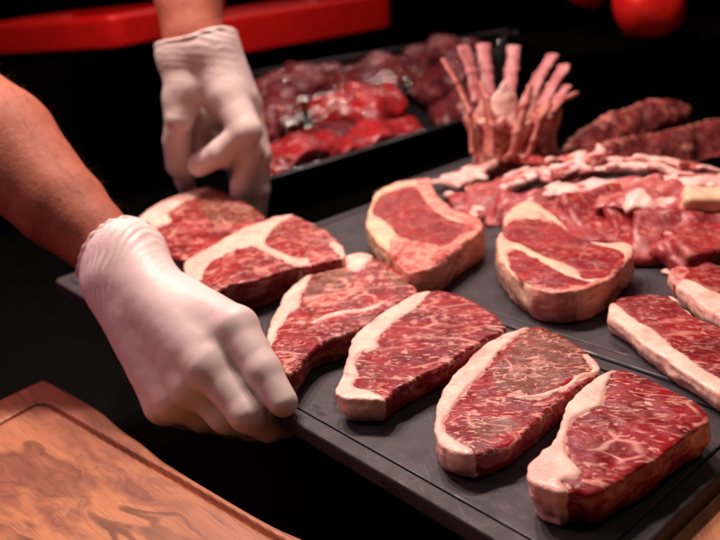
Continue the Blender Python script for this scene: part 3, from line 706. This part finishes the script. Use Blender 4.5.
strips = [([(428,184,.008),(450,182,.013),(476,174,.016),(500,160,.022)], [.013,.018,.019,.012], [.006,.008,.009,.006], 'pale lamb flap at the far left of the rear tray', .35),
          ([(448,196,.008),(470,198,.012),(500,191,.017),(530,178,.022),(556,166,.026)], [.012,.015,.017,.017,.012], [.006,.008,.009,.010,.008], 'longest pale lamb flap, in front of the crown roast', .40),
          ([(540,180,.024),(572,170,.030),(606,160,.034)], [.012,.014,.010], [.005,.006,.005], 'thin pink lamb strip right of the crown roast', .0),
          ([(522,200,.018),(552,192,.026),(592,186,.032),(632,186,.034)], [.012,.015,.014,.010], [.006,.008,.008,.006], 'white edged lamb strip lying over the red chunks', .25),
          ([(586,174,.030),(620,168,.038),(660,171,.040),(694,178,.036)], [.014,.020,.019,.013], [.006,.009,.009,.007], 'broad pale pink rib strip under the dark racks', .10),
          ([(614,188,.036),(650,190,.042),(690,195,.042),(740,204,.034)], [.012,.015,.015,.012], [.006,.008,.008,.007], 'reddish rib strip above the lamb chunks', -.75),
          ([(664,180,.042),(704,184,.046),(755,190,.044)], [.014,.018,.016], [.006,.009,.008], 'pale rib strip at the right side of the rear tray', .2),
          ([(490,164,.018),(520,160,.026),(552,164,.028),(592,152,.034)], [.013,.016,.015,.008], [.007,.010,.010,.006], 'red lamb trimming heaped at the foot of the crown roast', -.25),
          ([(600,200,.036),(636,202,.040),(672,206,.038),(700,214,.034)], [.009,.012,.012,.008], [.005,.006,.006,.005], 'thin pink lamb strip draped over the top of the red chunks', -.60),
          ([(470,190,.012),(500,182,.018),(528,170,.024)], [.008,.009,.007], [.004,.005,.004], 'narrow reddish scrap between the two pale lamb flaps', -.2),
          ([(612,160,.040),(650,160,.046),(690,166,.046),(730,174,.042)], [.010,.013,.013,.010], [.005,.006,.006,.005], 'pale rib strip lying highest, directly under the lower dark rack', .15),
          ([(556,174,.032),(582,164,.040),(602,150,.050)], [.009,.010,.008], [.005,.006,.006], 'short rib end sticking up beside the crown roast', .05),
          ([(560,160,.034),(580,154,.044),(596,158,.044),(611,152,.050)], [.008,.010,.010,.007], [.004,.005,.005,.004], 'curled red lamb scrap beside the crown roast', -.3)]
for i, (p, ru, rw, lb, fb) in enumerate(strips):
    pts = [pl(*q) for q in p]; P_ = np.array(pts); R = max(ru)*1.55+.014; F = Field(P_.min(0)-R, P_.max(0)+R, .0022)
    side = unit(np.cross(pts[-1]-pts[0], (0, 0, 1)))+np.array([0, 0, .45*math.sin(i*2.1)])
    d = F.strap(pts, [x*1.55 for x in ru], [x*.85 for x in rw], side, .006)-crease(F, .0026, 44, 500+i*5)
    d = np.maximum(d, .0003-F.Z)
    finish('lamb_strip', F, d, LFAT if i != 7 else LAMB, lb, 'lamb', chops, (lambda s, b: (lambda v: b+1.0*fbm(v[:, 0]*36, v[:, 1]*36, v[:, 2]*36, s, 3)))(600+i, fb+.12))
# the block of yellow fat
def fat_block():
    c = pl(716, 204, .042); F = Field(c-.045, c+.045, .0022)
    d = F.box(c, (.030, .014, .015), .55, .25, .007)-crease(F, .002, 45, 77); n = 0
    finish('fat_block', F, d, plain('yellow_fat', (.66,.43,.24), .5, .35, 60, (.72,.50,.34), .3), 'creamy yellow squared block of fat at the right side of the photo', 'fat', None, lambda v: np.ones(len(v)))
fat_block()

# ------------------------------------------------------------------ crown roast
def crown():
    c0 = at(514, 150, 1.11); base = np.array([c0[0], c0[1], .001])
    up = np.array([0, 0, 1.0])
    root = thing('crown_roast', base, 'lamb crown roast standing in a ring with bare rib bones pointing up', 'roast')
    top = at(512, 112, 1.11); bot = at(514, 160, 1.12)
    H = top[2]-.001
    R = .060
    F = Field(base-np.array([.10, .10, .002]), base+np.array([.10, .10, H+.05]), .0028)
    dx, dy = F.X-base[0], F.Y-base[1]; rr = np.sqrt(dx*dx+dy*dy); an = np.arctan2(dy, dx)
    rad = R-.006+.006*np.cos(an*11)*.35+.004*noise(F.X*45, F.Y*45, F.Z*45, 5)+.010*np.abs(np.clip((F.Z-base[2])/H, 0, 1)-.4)/.6
    rim = base[2]+H+.006*np.cos(an*11)+.004*noise(F.X*50, F.Y*50, 0, 6)
    d = np.maximum(np.maximum(rr-rad, F.Z-rim), base[2]-F.Z)
    inner = np.maximum(rr-(rad-.020), -(F.Z-(rim-.030)))
    d = np.maximum(d, -inner)
    d = d+.0015*noise(F.X*90, F.Y*90, F.Z*90, 3)
    v, q = largest(*F.mesh(d)); n = len(v)
    mk('meat_ring', v, q, LAMB, root, attrs={'fat': -.35+.8*fbm(v[:,0]*35, v[:,1]*35, v[:,2]*22, 3, 2)+.5*sstep(H*.8, H, v[:,2]), 'pinkfat': np.full(n, .1), 'brown': np.zeros(n)})
    # white fat peaks inside the ring
    for px, py, dd, s, sx in ((503, 88, 1.11, .019, 0), (527, 96, 1.12, .016, .5), (483, 100, 1.10, .014, -.5)):
        p = at(px, py, dd); F2 = Field(p-.06, p+.04, .0025)
        dd_ = np.maximum(F2.strap([p+np.array([0, 0, -.05]), p+np.array([0, 0, -.016]), p+np.array([.004, 0, .012])], [s*1.3, s, .002], [s*.8, s*.5, .001], np.array([.65, .75, 0]), .002), F2.box(p, (.05, .05, .05), sx+.6, .5, .002))
        dd_ = dd_-crease(F2, .0022, 55, 12)
        v, q = largest(*F2.mesh(dd_)); n = len(v)
        mk('fat', v, q, LFAT, root, attrs={'fat': np.full(n, .6), 'pinkfat': np.full(n, -1.), 'brown': np.zeros(n)})
    bones = [((443,60,1.09),(456,82,1.075),(470,112,1.056),(473,150,1.056)), ((463,46,1.16),(472,72,1.15),(478,100,1.14)), ((483,44,1.19),(486,70,1.18),(488,95,1.165)),
             ((514,46,1.20),(511,70,1.19),(508,96,1.175)), ((553,55,1.19),(540,75,1.175),(530,98,1.165)), ((565,65,1.15),(553,85,1.14),(540,108,1.13)),
             ((568,86,1.11),(558,98,1.105),(549,115,1.10)), ((577,93,1.08),(562,100,1.068),(550,116,1.058),(542,150,1.056)),
             ((479,83,1.05),(486,98,1.040),(490,125,1.034),(488,155,1.034)), ((530,86,1.045),(526,105,1.036),(518,132,1.030),(512,155,1.030)), ((551,104,1.050),(541,118,1.040),(534,140,1.035),(529,155,1.034))]
    for i, b in enumerate(bones):
        pts = [at(*x) for x in b]; P = np.array(pts)
        F3 = Field(P.min(0)-.016, P.max(0)+.016, .0014)
        k = len(pts); front = i >= 7 or i == 0
        ru = [.0110 if not front else .0085]+[.0090 if not front else .0088]*(k-2)+[.0125]
        rw = [.0034]*(k-1)+[.0042]
        rad = pts[0]-base; rad[2] = 0
        dd_ = F3.strap(pts, ru, rw, np.cross(up, unit(rad)), .004)-.0008*noise(F3.X*120, F3.Y*120, F3.Z*60, i)
        td = unit(pts[0]-pts[1]+np.array([.003*math.sin(i), .003*math.cos(i*2), 0]))
        dd_ = np.maximum(dd_, (F3.X-pts[0][0])*td[0]+(F3.Y-pts[0][1])*td[1]+(F3.Z-pts[0][2])*td[2])
        v, q = largest(*F3.mesh(dd_))
        mk('rib_bone', v, q, BONE if not front else BONE2, root)
crown()

# ------------------------------------------------------------------ dark racks at the back right
DARK = meat_material('dry_aged', .1, 50, .4, .35, red=(.20,.030,.030), dark=(.075,.012,.012), fat=(.30,.13,.09), pink=(.34,.10,.08), seed=11.2, gloss=.34)
def rack(outline, d0, thick, label, seed, fatline):
    P2 = spline(outline, 4)
    # the slab leans away from the lens: its own plane through depth d0
    o = at(*np.mean(outline, 0), d0); ex = unit(ROT@np.array([1, 0, -.35])); ey0 = ROT@np.array([0, 1, -.55]); ey = unit(ey0-(ey0@ex)*ex); ez = np.cross(ex, ey)
    def to2(px, py):
        r = ray(px, py); t = ((o-CAM)@ez)/(r@ez); p = CAM+r*t-o; return p@ex, p@ey
    Q = np.array([to2(*p) for p in P2]); fl = np.array([to2(*p) for p in fatline])
    lo = np.array([*(Q.min(0)-.01), -thick-.012]); hi = np.array([*(Q.max(0)+.01), .012])
    F = Field(lo, hi, .003)
    sd = poly_sd(Q, F.X[:, :, 0].astype(float), F.Y[:, :, 0].astype(float))[:, :, None]
    bulge = .007*fbm(F.X*28, F.Y*28, F.Z*28, seed)
    d1 = sd+.012+.0010*np.cos(F.X*2*math.pi/.016+F.Y*26)+.004*noise(F.X*50, F.Y*50, F.Z*40, seed+1); d2 = np.maximum(F.Z-bulge, -thick-F.Z)+.012
    V = np.minimum(np.maximum(d1, d2), 0)+np.sqrt(np.maximum(d1, 0)**2+np.maximum(d2, 0)**2)-.012
    v, q = largest(*F.mesh(V))
    dd = np.full(len(v), 9.)
    for a, b in zip(fl[:-1], fl[1:]):
        e = b-a; t = np.clip(((v[:, :2]-a)@e)/(e@e), 0, 1); dd = np.minimum(dd, np.linalg.norm(v[:, :2]-a-t[:, None]*e, axis=1))
    w = o+v[:, 0:1]*ex+v[:, 1:2]*ey+v[:, 2:3]*ez; n = len(v)
    ob = mk('rib_rack', w, q, DARK, None, (w[:, 0].mean(), w[:, 1].mean(), w[:, 2].min()), attrs={'fat': .22-dd*60+.05*np.cos(v[:, 0]*2*math.pi/.016), 'pinkfat': -.55+.9*fbm(v[:,0]*30, v[:,1]*30, 0, seed, 2), 'brown': np.zeros(n)})
    return tag(ob, label, 'meat', 'dark rib racks behind the lamb')
rack([(570,140),(590,122),(615,108),(645,99),(670,97),(690,100),(696,108),(690,118),(665,126),(640,140),(610,158),(580,158)], 1.17, .03, 'upper dark rib rack with a rounded end, leaning at the back', 3, [(575,135),(600,117),(640,101)])
rack([(590,150),(610,138),(640,130),(680,124),(705,117),(730,115),(790,118),(800,180),(740,190),(690,180),(640,172),(600,165)], 1.10, .035, 'lower dark rib rack with a scalloped fat edge, behind the lamb strips', 8, [(595,146),(640,131),(680,125),(705,117),(740,115)])

# ------------------------------------------------------------------ film wrapped tray of red meat
FO = meat_material('red_offal', .1, 45, .5, .12, red=(.36,.010,.013), dark=(.16,.008,.012), seed=12.4, gloss=.22)
FD = meat_material('dark_offal', .1, 45, .5, .15, red=(.095,.009,.015), dark=(.032,.005,.008), pink=(.2,.04,.05), seed=13.1, gloss=.25)
def film():
    t = NT('cling_film'); T = t.n('ShaderNodeBsdfTransparent'); G = t.n('ShaderNodeBsdfGlossy'); G.inputs['Roughness'].default_value = .02
    lw = t.n('ShaderNodeFresnel'); lw.inputs['IOR'].default_value = 1.28
    v = t.coords(); nz = t.noise(t.warp(v, 30, .03), 80, 2.0, .5, 1.2)
    b = t.n('ShaderNodeBump'); b.inputs['Strength'].default_value = .30; b.inputs['Distance'].default_value = .0022; t.l(nz, b.inputs['Height']); t.l(b.outputs[0], G.inputs['Normal']); t.l(b.outputs[0], lw.inputs['Normal'])
    mx = t.n('ShaderNodeMixShader'); t.l(lw.outputs[0], mx.inputs[0]); t.l(T.outputs[0], mx.inputs[1]); t.l(G.outputs[0], mx.inputs[2])
    t.l(mx.outputs[0], t.t.nodes['Material Output'].inputs['Surface'])
    return t.m
FILM = film(); PLASTIC = plain('black_plastic', (.007,.007,.008), .33, .4, 60, (.012,.011,.012), .1)
# corners of the tray mouth; it stands propped up at the rear
q00, q10 = at(236, 190, 1.06), at(505, 108, 1.36)           # near edge
q01, q11 = at(205, 82, 1.42), at(515, 30, 1.82)             # far edge
def bil(u, v, up=0.0):
    p = (1-u)*(1-v)*q00+u*(1-v)*q10+(1-u)*v*q01+u*v*q11
    return p+TN*up
TN = unit(np.cross(q10-q00, q01-q00))
if TN[2] < 0: TN = -TN
def film_tray():
    org = bil(.5, .5, -.03)
    root = thing('meat_tray', org, 'black plastic tray of dark red meat under clear wrinkled film', 'meat tray')
    # shell: outer wall, rim, inner wall, floor
    def loop(m, up):
        L = []
        for cu, cv, a0 in ((1-m, m, -90), (1-m, 1-m, 0), (m, 1-m, 90), (m, m, 180)):
            for k in range(7):
                a = math.radians(a0+90*k/6); r = .07
                L.append(bil(cu+(-r if cu > .5 else r)+r*math.cos(a), cv+(-r if cv > .5 else r)+r*math.sin(a), up))
        return L
    prof = [(.05, -.045), (.01, -.006), (-.012, 0), (-.012, .004), (.012, .004), (.02, 0), (.06, -.036)]
    vs, fs = [], []
    for m, up in prof: L = loop(m, up); n = len(L); vs += L
    for i in range(len(prof)-1):
        for k in range(n): fs.append((i*n+k, i*n+(k+1) % n, (i+1)*n+(k+1) % n, (i+1)*n+k))
    fs.append(list(range((len(prof)-1)*n, len(prof)*n))); fs.append(list(range(n))[::-1])
    mk('tray', vs, fs, PLASTIC, root, smooth=False)
    # film: a slack sheet over the contents
    N = 70; U = np.linspace(0, 1, N); vs = []
    for u in U:
        for v in U:
            e = min(u, 1-u, v, 1-v)
            hgt = .005+.030*sstep(0, .35, np.array(e))*(.7+.4*float(noise(u*4, v*4, 1.3, 2)))+.0022*float(fbm(u*16+v*7, v*14-u*5, .3, 5, 3))*min(1, e*14)
            vs.append(bil(u, v, float(hgt)))
    fs = [(i*N+j, (i+1)*N+j, (i+1)*N+j+1, i*N+j+1) for i in range(N-1) for j in range(N-1)]
    mk('film', vs, fs, FILM, root)
film_tray()
offal = 'dark red meat under the film'
pieces = [('piece', [(.30,.44),(.42,.42),(.52,.40)], [.034,.050,.040], FO, 'large bright red rounded meat piece in the middle of the wrapped tray', .004),
          ('piece', [(.13,.18),(.22,.15),(.30,.18)], [.036,.042,.034], FO, 'glistening red meat piece at the near left of the wrapped tray', -.006),
          ('piece', [(.12,.46),(.18,.56),(.22,.68)], [.044,.050,.040], FD, 'dim purple meat piece at the left of the wrapped tray, behind the glove', -.004),
          ('piece', [(.20,.30),(.30,.29),(.40,.28)], [.026,.032,.026], FD, 'dark meat piece squeezed between the bright red pieces of the wrapped tray', -.012),
          ('piece', [(.36,.14),(.46,.16),(.60,.15)], [.030,.036,.030], FO, 'low flat red meat piece along the near rim of the wrapped tray', -.010),
          ('piece', [(.14,.82),(.26,.86),(.36,.84)], [.042,.050,.042], FD, 'dark meat piece at the far left of the wrapped tray', -.006),
          ('piece', [(.38,.70),(.50,.74),(.60,.72)], [.044,.052,.044], FD, 'dark purple meat piece behind the large bright red one', -.002),
          ('piece', [(.62,.86),(.74,.88),(.84,.84)], [.040,.048,.040], FD, 'dark meat piece at the rear of the wrapped tray', -.006),
          ('piece', [(.66,.46),(.76,.50),(.86,.52)], [.044,.050,.044], FD, 'purple red meat piece just left of the crown roast bones', -.004),
          ('piece', [(.72,.18),(.82,.20),(.90,.22)], [.034,.040,.034], FD, 'dim meat piece at the near right of the wrapped tray, behind the crown', -.008)]
for i, (nm, uv, r, m, lb, up) in enumerate(pieces):
    pts = [bil(u, v, up-.008) for u, v in uv]; P_ = np.array(pts); R = max(r)*1.6+.02; F = Field(P_.min(0)-R, P_.max(0)+R, .0034)
    d = F.strap(pts, [x*1.6 for x in r], [x*.66 for x in r], unit(q01-q00), .02)-crease(F, .0045, 24, 700+i)
    nb = unit(np.cross(TN, q10-q00)); nb = nb if nb@(q01-q00) > 0 else -nb
    d = np.maximum(d, .022-((F.X-q00[0])*nb[0]+(F.Y-q00[1])*nb[1]+(F.Z-q00[2])*nb[2]))
    d = np.maximum(d, -.034-((F.X-q00[0])*TN[0]+(F.Y-q00[1])*TN[1]+(F.Z-q00[2])*TN[2]))
    finish('meat_piece', F, d, m, lb, 'meat', offal, lambda v: np.full(len(v), -1.0))
# black stand under the tray
def prism(name, corners, drop, mat):
    top = [tuple(c) for c in corners]; bot = [(c[0], c[1], drop) for c in corners]
    return mk(name, top+bot, [(0,1,2,3), (7,6,5,4), (0,4,5,1), (1,5,6,2), (2,6,7,3), (3,7,4,0)], mat, None, (*np.mean(corners, 0)[:2], drop), smooth=False)
tag(prism('tray_stand', [bil(.04,.04,-.047), bil(.96,.04,-.047), bil(.96,.96,-.047), bil(.04,.96,-.047)], -.2, MATT), None, None, kind='structure')

# ------------------------------------------------------------------ red tubs
TUBM = plain('red_plastic', (.72,.012,.010), .38, .45, 30, (.60,.010,.009), .05)
def tub(corners_top, hgt, label, wall=.012, r=.04, flare=.008):
    # corners_top: near-left, near-right, far-right, far-left of the rim
    c = [np.array(p) for p in corners_top]; root_p = np.mean(c, 0)-np.array([0, 0, hgt])
    def loop(ins, z):
        cen = np.mean(c, 0); out = []
        for i in range(4):
            a, b, d = c[i-1], c[i], c[(i+1) % 4]
            e1, e2 = unit(a-b), unit(d-b)
            b2 = b+(e1+e2)*ins; p1, p2 = b2+e1*r, b2+e2*r
            for k in range(8):
                t = k/7; out.append((1-t)**2*p1+2*t*(1-t)*b2+t*t*p2+np.array([0, 0, z]))
        return out
    prof = [(flare, -hgt), (flare*.7, -hgt+.006), (.002, -.016), (0, -.010), (.002, -.002), (.006, 0), (wall, -.002), (wall+.004, -.012), (flare+wall, -hgt+.012)]
    vs, fs = [], []
    for ins, z in prof: L = loop(ins, z); n = len(L); vs += L
    for i in range(len(prof)-1):
        for k in range(n): fs.append((i*n+k, i*n+(k+1) % n, (i+1)*n+(k+1) % n, (i+1)*n+k))
    fs.append(list(range((len(prof)-1)*n, len(prof)*n))); fs.append(list(range(n))[::-1])
    o = mk('plastic_tub', vs, fs, TUBM, None, root_p, smooth=True)
    return tag(o, label, 'tub', 'red plastic tubs at the back')
def lvl(p, z): p = np.array(p); p[2] = z; return p
a = at(-60, 8, 2.0); b = at(112, 15, 1.72); z0 = float(b[2]); 
e = unit(np.array([a[0]-b[0], a[1]-b[1], 0])); bk = unit(np.cross(e, (0, 0, 1)));
if bk@ROT@np.array([0,0,-1]) < 0: bk = -bk
tub([lvl(b+e*.6, z0), lvl(b, z0), lvl(b+bk*.40, z0), lvl(b+e*.6+bk*.40, z0)], .070, 'bright red plastic tub with a rounded corner, top left behind the forearm')
a = at(215, 18, 1.95); b = at(404, -14, 2.25); z0 = float(a[2]); b = lvl(b, z0)
e = unit(b-a); bk = unit(np.cross(e, (0, 0, 1)))
if bk@(ROT@np.array([0, 0, -1.])) < 0: bk = -bk
tub([a-e*.12, a+e*.56, a+e*.56+bk*.40, a-e*.12+bk*.40], .095, 'darker red plastic tub at the top, behind the rear arm')
deck2 = bevel_box('tub_shelf', (-3.0, .35, -.2), (-1.85, 3.0, .150), MATT, .003); tag(deck2, None, None, kind='structure')

# ------------------------------------------------------------------ tomatoes
def tomato_material():
    t = NT('tomato_skin'); v = t.coords(); n1 = t.noise(v, 18, 3.0)
    col = t.mix(t.ramp(n1, .3, .7), (.50,.006,.009), (.56,.018,.010))
    col = t.mix(t.ramp(t.noise(v, 260, 2.0), .66, .72, 0, .5), col, (.65,.22,.06))
    t.set(Base_Color=col, Roughness=.22, Subsurface_Weight=.1, Subsurface_Scale=.01); t.bump(t.noise(v, 55, 3.0), .15, .002)
    return t.m
TOM = tomato_material(); STEM = plain('tomato_stem', (.05,.10,.02), .6)
def tomato(c, r, label, sx=1.0, tilt=(0, 0)):
    root = thing('tomato', c-np.array([0, 0, r*.86]), label, 'tomato', 'tomatoes on the shelf')
    F = Field(c-r*1.35, c+r*1.35, r/26)
    x, y, z = (F.X-c[0])/r, (F.Y-c[1])/r, (F.Z-c[2])/r
    ca, sa = math.cos(tilt[0]), math.sin(tilt[0]); y, z = y*ca-z*sa, y*sa+z*ca
    ca, sa = math.cos(tilt[1]), math.sin(tilt[1]); x, z = x*ca-z*sa, x*sa+z*ca
    an = np.arctan2(y, x); rho = np.sqrt(x*x+y*y)
    z = np.where(z < 0, z*(.86+.10*(rho < 9)), z); d = np.sqrt((rho/(1.04*sx))**2+(z/.90)**2)-1+.20*np.clip(-z, 0, 1)*rho-.022*np.cos(an*5+.4)*rho
    d = d+.28*np.exp(-(rho/.26)**2)*(z > 0)-.05*np.exp(-(rho/.2)**2)*(z < 0)
    v, q = largest(*F.mesh(d*r)); mk('fruit', v, q, TOM, root)
    vs, fs = [], []
    def back(p):
        x, y, z = p
        ca, sa = math.cos(tilt[1]), math.sin(tilt[1]); x, z = x*ca+z*sa, -x*sa+z*ca
        ca, sa = math.cos(tilt[0]), math.sin(tilt[0]); y, z = y*ca+z*sa, -y*sa+z*ca
        return c+r*np.array([x, y, z])
    for k in range(5):
        a = k*2*math.pi/5; b = len(vs)
        for t, w, h in ((0, .06, .74), (.25, .09, .80), (.5, .05, .86)):
            for s in (-1, 1): vs.append(back((t*math.cos(a)-s*w*math.sin(a), t*math.sin(a)+s*w*math.cos(a), h)))
        vs.append(back((.72*math.cos(a), .72*math.sin(a), .80)))
        fs += [(b, b+1, b+3, b+2), (b+2, b+3, b+5, b+4), (b+4, b+5, b+6)]
    mk('calyx', vs, fs, STEM, root)
t1 = at(649, 6, 1.30); t2 = at(591, -17, 1.42)
tomato(t1, .060, 'bigger red tomato at the upper right, whole underside in view', 1.0, (.25, .5))
tomato(t2, .048, 'smaller orange-red tomato left of the bigger one, cut by the photo\'s top', 1.0, (.1, -.2))
# black shelf step the tomatoes stand on
def step(c, zt, d):
    p = [at(560, 60, d), at(800, 10, d)]; a, b = np.array(p[0]), np.array(p[1]); a[2] = b[2] = zt
    e = unit(b-a); n = np.cross(e, (0, 0, 1)); n = n if n@(ROT@np.array([0, 0, -1.])) > 0 else -n
    tag(prism('shelf_step', [a, b, b+n*.35, a+n*.35], -.2, MATT), None, None, kind='structure')
step(t1, float(t1[2])-.0535, 1.27)
# ------------------------------------------------------------------ light
def area(name, loc, target, size, power, col, sy=None):
    d = bpy.data.lights.new(name, 'AREA'); d.energy = power; d.color = col; d.size = size
    if sy: d.shape = 'RECTANGLE'; d.size_y = sy
    o = bpy.data.objects.new(name, d); C.objects.link(o); o.location = loc
    o.rotation_euler = (Vector(target)-Vector(loc)).to_track_quat('-Z', 'Y').to_euler(); return o
def bulb(name, loc, power, col, r=.012):
    d = bpy.data.lights.new(name, 'POINT'); d.energy = power; d.color = col; d.shadow_soft_size = r
    o = bpy.data.objects.new(name, d); C.objects.link(o); o.location = loc; return o
WARM = (1.0, .735, .665)
for kx, ky in ((-1.00, .34), (-.86, .50), (-.72, .66)):
    area('key_lamp', (kx, ky, 1.00), (-.42+(kx+.86)*.5, .40+(ky-.5)*.5, 0), .07, 7.4, WARM)
area('front_fill', (-.75, -.25, .95), (-.38, .40, 0), .24, 1.6, (1.0, .64, .60))  # added weak fill for the steak faces turned to the lens
area('rear_fill', (-.95, 1.25, .95), (-.80, .95, 0), .25, 3.3, (1.0, .56, .57))  # added fill for the rear goods, which the key lamps barely reach
area('pink_lamp', (-1.25, -.25, .55), (-.60, .25, 0), .25, 2.5, (1.0, .26, .48))
area('right_fill', (.05, .45, 1.1), (-.25, .38, 0), .22, 1.0, (1.0, .74, .66))  # added weak overhead fill to brighten the wooden board at the right
area('tub_fill', (-1.25, .35, .75), (-1.8, .60, .25), .15, 5, (1.0, .72, .62))  # added fill aimed only at the red tubs
for i, (u, v) in enumerate([(.14, .12), (.22, .07), (.28, .20), (.36, .40), (.92, .40), (.50, .28), (.20, .30), (.60, .10)]):
    p = bil(u, v, .03); vd = unit(p-CAM); rr_ = vd-2*(vd@TN)*TN
    bulb('glint_bulb', p+rr_*(.80+.05*i), .45, (1.0, .74, .70), .008)  # point lights added for glints, set where the film mirrors them to the lens
w = bpy.data.worlds.new('World'); scn.world = w; w.use_nodes = True
w.node_tree.nodes['Background'].inputs[0].default_value = (.010, .006, .006, 1); w.node_tree.nodes['Background'].inputs[1].default_value = .3
scn.view_settings.view_transform = 'Standard'; scn.view_settings.look = 'None'; scn.view_settings.exposure = 0; scn.view_settings.gamma = 1
scn.cycles.use_denoising = True; scn.cycles.max_bounces = 8; scn.cycles.transparent_max_bounces = 12
scn.cycles.sample_clamp_indirect = 4; scn.cycles.caustics_reflective = False; scn.cycles.caustics_refractive = False
